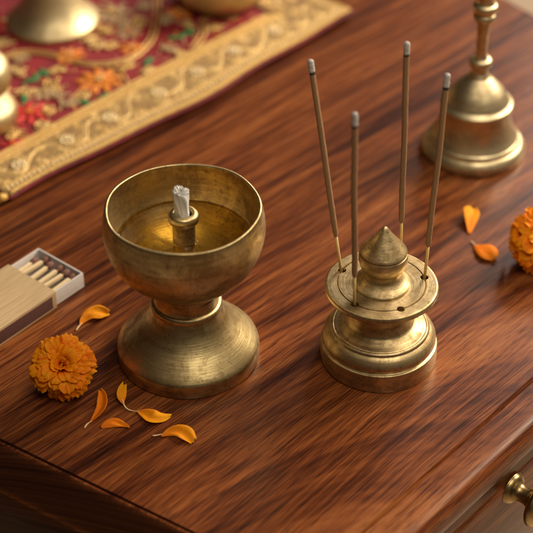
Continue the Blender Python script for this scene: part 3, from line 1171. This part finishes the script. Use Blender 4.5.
for i in range(6):
    if i == 0:
        r_ = mroot
    else:
        r_ = mroot.copy()
        col.objects.link(r_)
        for ch in (ms_, mh_):
            c_ = ch.copy()
            col.objects.link(c_)
            c_.parent = r_
        r_['label'] = names[i]
    r_.location = Mb @ Vector((xs[i], ys[i], zs[i]))
    r_.rotation_euler = (0, -.02, mang + rz[i])
# ------------------------------------------------------------------ marigolds
M['marigold'] = petal_mat('marigold_petals', (.42, .05, .0015), (1.0, .26, .003), (1.0, .43, .007))  # dark base colour paints shade into the gaps between petals
M['calyx'] = plain_mat('calyx_green', (.10, .16, .035), .6, .25, 400)


def add_petal_attr(me, data):
    at = me.attributes.new('petal', 'FLOAT_VECTOR', 'POINT')
    flat = [c for v in data for c in v]
    at.data.foreach_set('vector', flat)


def marigold(name, label, centre, axis, R, seed):
    rg = random.Random(seed)
    root = thing(name, label, 'marigold', centre, 0, 'orange marigold flower heads on the table')
    q = Vector(axis).normalized().to_track_quat('Z', 'Y')
    bm = bmesh.new()
    data = []
    # (angle from the flower's axis, petals, reach): short upright petals in the heart, wide spoon-shaped ones outside
    layers = [(5, 4, .60), (17, 6, .68), (30, 8, .76), (44, 10, .84), (58, 11, .90), (72, 12, .95), (87, 13, .98), (102, 12, .97), (117, 10, .92), (131, 7, .84)]
    for li, (th_, n, rr) in enumerate(layers):
        a0 = rg.random() * 6
        for i in range(n):
            th = R_(th_ + rg.uniform(-5, 5))
            ph = a0 + 2 * PI * (i + rg.uniform(-.2, .2)) / n
            d = Vector((math.sin(th) * math.cos(ph), math.sin(th) * math.sin(ph), math.cos(th)))
            eth = Vector((math.cos(th) * math.cos(ph), math.cos(th) * math.sin(ph), -math.sin(th)))
            eph = Vector((-math.sin(ph), math.cos(ph), 0))
            tw = rg.uniform(-.35, .35)                     # each blade is turned a little about its own length
            eph, eth = eph * math.cos(tw) + eth * math.sin(tw), eth * math.cos(tw) - eph * math.sin(tw)
            rl = R * rr * rg.uniform(.90, 1.06)
            wd = R * (.30 if li == 0 else .38 if li == 1 else rg.uniform(.44, .56))
            stem = rl * rg.uniform(.74, .82)               # straight claw, then the blade arches outwards
            arc_l = R * (rg.uniform(.20, .26) if li < 2 else rg.uniform(.30, .42))
            arc_a = R_(rg.uniform(35, 55) if li < 2 else rg.uniform(70, 100))
            nu, nv = 14, 12
            k1, p1 = rg.uniform(2.5, 4.5), rg.random() * 6
            ruf = rg.uniform(.012, .028) * R
            nt_ = rg.uniform(.02, .05) * R
            rn = rg.random()
            g = []
            for a in range(nu + 1):
                t = a / nu
                row = []
                for b in range(nv + 1):
                    s = 2 * b / nv - 1
                    te = t * (1 - .30 * abs(s) ** 2.6 * t)
                    if te < .45:
                        u = te / .45
                        q0 = d * (R * .12 + (stem - R * .12) * u)
                        nrm = eth
                        wt = wd * (.25 + .45 * u)
                    else:
                        u = (te - .45) / .55
                        rad = arc_l / arc_a
                        al = arc_a * u
                        q0 = d * (stem + rad * math.sin(al)) + eth * (rad * (1 - math.cos(al)))
                        nrm = eth * math.cos(al) - d * math.sin(al)
                        wt = wd * (.70 + .30 * math.sin(u * PI * .75))
                    # cupped: the long edges stand up towards the flower's axis; the tip is frilled and notched
                    f_ = max(0, t - .4) / .6
                    q0 = q0 - nrm * (wd * .20 * s * s * (1 - .4 * f_)) + nrm * (ruf * math.sin(k1 * s * PI + p1) * f_ ** 1.5)
                    q0 = q0 + nrm * (-.05 * wd * math.exp(-(s * 5) ** 2))
                    q0 = q0 + d * (nt_ * math.cos(3 * PI * s) * f_ ** 4 * .6)
                    row.append(bm.verts.new(q0 + eph * (s * wt * .5)))
                    data.append((s, t, rn))
                g.append(row)
            for a in range(nu):
                for b in range(nv):
                    bm.faces.new((g[a][b], g[a][b + 1], g[a + 1][b + 1], g[a + 1][b]))
    bm.verts.index_update()
    me = bpy.data.meshes.new('petals')
    bm.to_mesh(me)
    bm.free()
    me.polygons.foreach_set('use_smooth', [True] * len(me.polygons))
    add_petal_attr(me, data)
    o = link('petals', me, M['marigold'], root)
    o.rotation_mode = 'QUATERNION'
    o.rotation_quaternion = q
    bm = lathe_bm([[(0, -.86 * R * 1000), (.12 * R * 1000, -.84 * R * 1000), (.34 * R * 1000, -.62 * R * 1000), (.42 * R * 1000, -.35 * R * 1000), (.2 * R * 1000, 0), (0, 0)]], 20)
    c_ = from_bm('calyx', bm, M['calyx'], root)
    c_.rotation_mode = 'QUATERNION'
    c_.rotation_quaternion = q
    return root


def at_z(u, v, z):
    return G(u, v, z)


RM = .0192
marigold('marigold_flower', 'orange marigold head at the lower left, beside the oil lamp and below the matchbox', at_z(62.5, 367, RM * .86), (-.05, -.62, .78), RM, 11)
marigold('marigold_flower', 'orange marigold head cut off by the right border of the photo', at_z(541, 241, RM * .9), (.15, -.62, .72), RM * 1.12, 23)

# ------------------------------------------------------------------ loose petals
M['petal'] = petal_mat('loose_petal', (.82, .22, .004), (1.0, .37, .005), (1.0, .56, .012))
M['petal_deep'] = petal_mat('loose_petal_deep', (.80, .18, .004), (.96, .26, .005), (1.0, .40, .010))
M['petal_stalk'] = plain_mat('petal_stalk', (.78, .58, .30), .6, .15, 500)
PG = 'loose marigold petals scattered on the table'


def petal_surface(pts, widths, lifts, roll=0.0, fold=.25, ruffle=.0008, seed=0, tip_notch=0.0, nv=10):
    """pts: image-surveyed points along the midrib (on the table), widths and lifts in metres"""
    rg = random.Random(seed)
    c = crom([(p.x, p.y, w_, l_) for p, w_, l_ in zip(pts, widths, lifts)], 5)
    bm = bmesh.new()
    data, g = [], []
    ph = rg.random() * 6
    n = len(c)
    for i, (x, y, w_, l_) in enumerate(c):
        t = i / (n - 1)
        a, b = c[max(0, i - 1)], c[min(n - 1, i + 1)]
        d = Vector((b[0] - a[0], b[1] - a[1], 0)).normalized()
        sd = Vector((-d.y, d.x, 0))
        row = []
        for j in range(nv + 1):
            s = 2 * j / nv - 1
            ww = w_ / 2
            z = l_ + fold * ww * (s * s) + roll * ww * s + ruffle * math.sin(4 * s + ph + t * 5) * t
            adv = tip_notch * math.cos(s * 8 + ph) * max(0, t - .75) * 4
            p = Vector((x, y, 0)) + sd * s * ww * (1 - .18 * abs(fold)) + d * adv
            p.z = max(.0004, z)
            row.append(bm.verts.new(p))
            data.append((s, t, rg.random() * .1 + seed % 7 * .12))
        g.append(row)
    for i in range(n - 1):
        for j in range(nv):
            bm.faces.new((g[i][j], g[i][j + 1], g[i + 1][j + 1], g[i + 1][j]))
    return bm, data


def loose(label, spec, stalk=None, mat='petal', extra=None):
    c0 = G(*spec['px'][0])
    root = thing('marigold_petal', label, 'petal', (c0.x, c0.y, 0), 0, PG)

    def one(sp, nm, m_):
        pts = [G(*q) - c0 for q in sp['px']]
        bm, data = petal_surface(pts, [v * .001 for v in sp['w']], [v * .001 for v in sp['z']], sp.get('roll', 0), sp.get('fold', .25), seed=sp.get('seed', 1), tip_notch=sp.get('notch', .0006))
        bm.verts.index_update()
        me = bpy.data.meshes.new(nm)
        bm.to_mesh(me)
        bm.free()
        me.polygons.foreach_set('use_smooth', [True] * len(me.polygons))
        add_petal_attr(me, data)
        o = link(nm, me, M[m_], root)
        s_ = o.modifiers.new('thickness', 'SOLIDIFY')
        s_.thickness = .00022
        s_.offset = 1
    one(spec, 'blade', mat)
    if extra:
        one(extra, 'blade', mat)
    if stalk:
        bm = bmesh.new()
        pts = [Vector(q_) for q_ in crom([tuple((G(u, v) - c0) + Vector((0, 0, z * .001))) for u, v, z in stalk], 5)]
        n = len(pts)
        tube(bm, pts, [.00022 + .00026 * math.sin(PI * min(1, i / (n - 1) + .15)) for i in range(n)], 8)
        from_bm('stalk', bm, M['petal_stalk'], root)
    return root


loose('curled yellow-orange petal between the matchbox and the oil lamp', dict(px=[(80, 326), (84, 321), (91, 317), (100, 315.5), (109, 315)], w=[.8, 5.5, 9.5, 11.5, 5], z=[.4, 1.0, 2.2, 1.8, .8], roll=.12, fold=.25, seed=2),
      stalk=[(76, 331, .5), (79, 327, .6), (82, 324, 1)])
loose('slim S-shaped petal with a pale stalk, between the marigold head and the oil lamp foot', dict(px=[(90, 423), (97, 417), (102, 410), (102, 402), (100, 396)], w=[1, 5.5, 7, 6, 2.5], z=[.5, 1.5, 2.6, 3.4, 4.4], roll=-.4, fold=.35, seed=3),
      stalk=[(84.5, 428.5, .5), (87, 425, .5), (92, 422, 1)], mat='petal_deep')
loose('small arched petal without a stalk, lying just right of the S-shaped petal', dict(px=[(101, 428), (107, 425.5), (114, 424.5), (122, 425.5), (129, 427.5)], w=[1.5, 5, 6, 4, .6], z=[.5, 1.4, 1.9, 1.4, .5], roll=.35, fold=-.2, seed=4), mat='petal_deep')
loose('petal pair joined by a thin pale stalk, right below the oil lamp foot', dict(px=[(137, 412), (145, 415.5), (153, 419.5), (162, 419.5), (171, 416.5)], w=[.8, 6.5, 9, 6.5, 1.0], z=[.7, 1.6, 2.4, 2.0, 1.2], roll=.30, fold=.12, seed=5),
      stalk=[(122.5, 403, 3), (125, 408, 1.2), (130, 411, .6), (139, 413, 1.2)],
      extra=dict(px=[(123.5, 406), (121.5, 402), (122.5, 397), (125.5, 391)], w=[1, 5, 5.5, 2.8], z=[1.5, 2.6, 4, 5.4], roll=.5, fold=.35, seed=6))
loose('broad curved petal nearest the front edge of the table', dict(px=[(161, 437), (169, 434.5), (178, 434.5), (187, 437.5), (194, 442)], w=[.8, 5, 8, 9.5, 5.5], z=[.6, 1.6, 2.6, 2.4, .9], roll=.25, fold=.15, seed=7),
      stalk=[(152.5, 436.5, .6), (157, 436.2, .7), (163, 435, 1)])
loose('upright-lying yellow petal nearest the hand bell, narrow end towards the viewer', dict(px=[(469.5, 234), (470, 229), (470.5, 223), (471, 217), (471, 213)], w=[1.8, 5, 9, 11.5, 7], z=[.5, 1.5, 3.0, 4.2, 4.6], roll=.35, fold=.15, seed=8, notch=.0001))
loose('deep orange petal resting beside the right marigold head', dict(px=[(474, 246), (479, 250), (485, 254), (491, 258), (495, 261)], w=[1.5, 9, 14, 13, 5], z=[1, 2.8, 4.2, 4.0, 3.0], roll=.15, fold=-.2, seed=9),
      stalk=[(470.5, 242, .8), (473, 244.5, 1.2), (476, 248, 1.8)], mat='petal_deep')
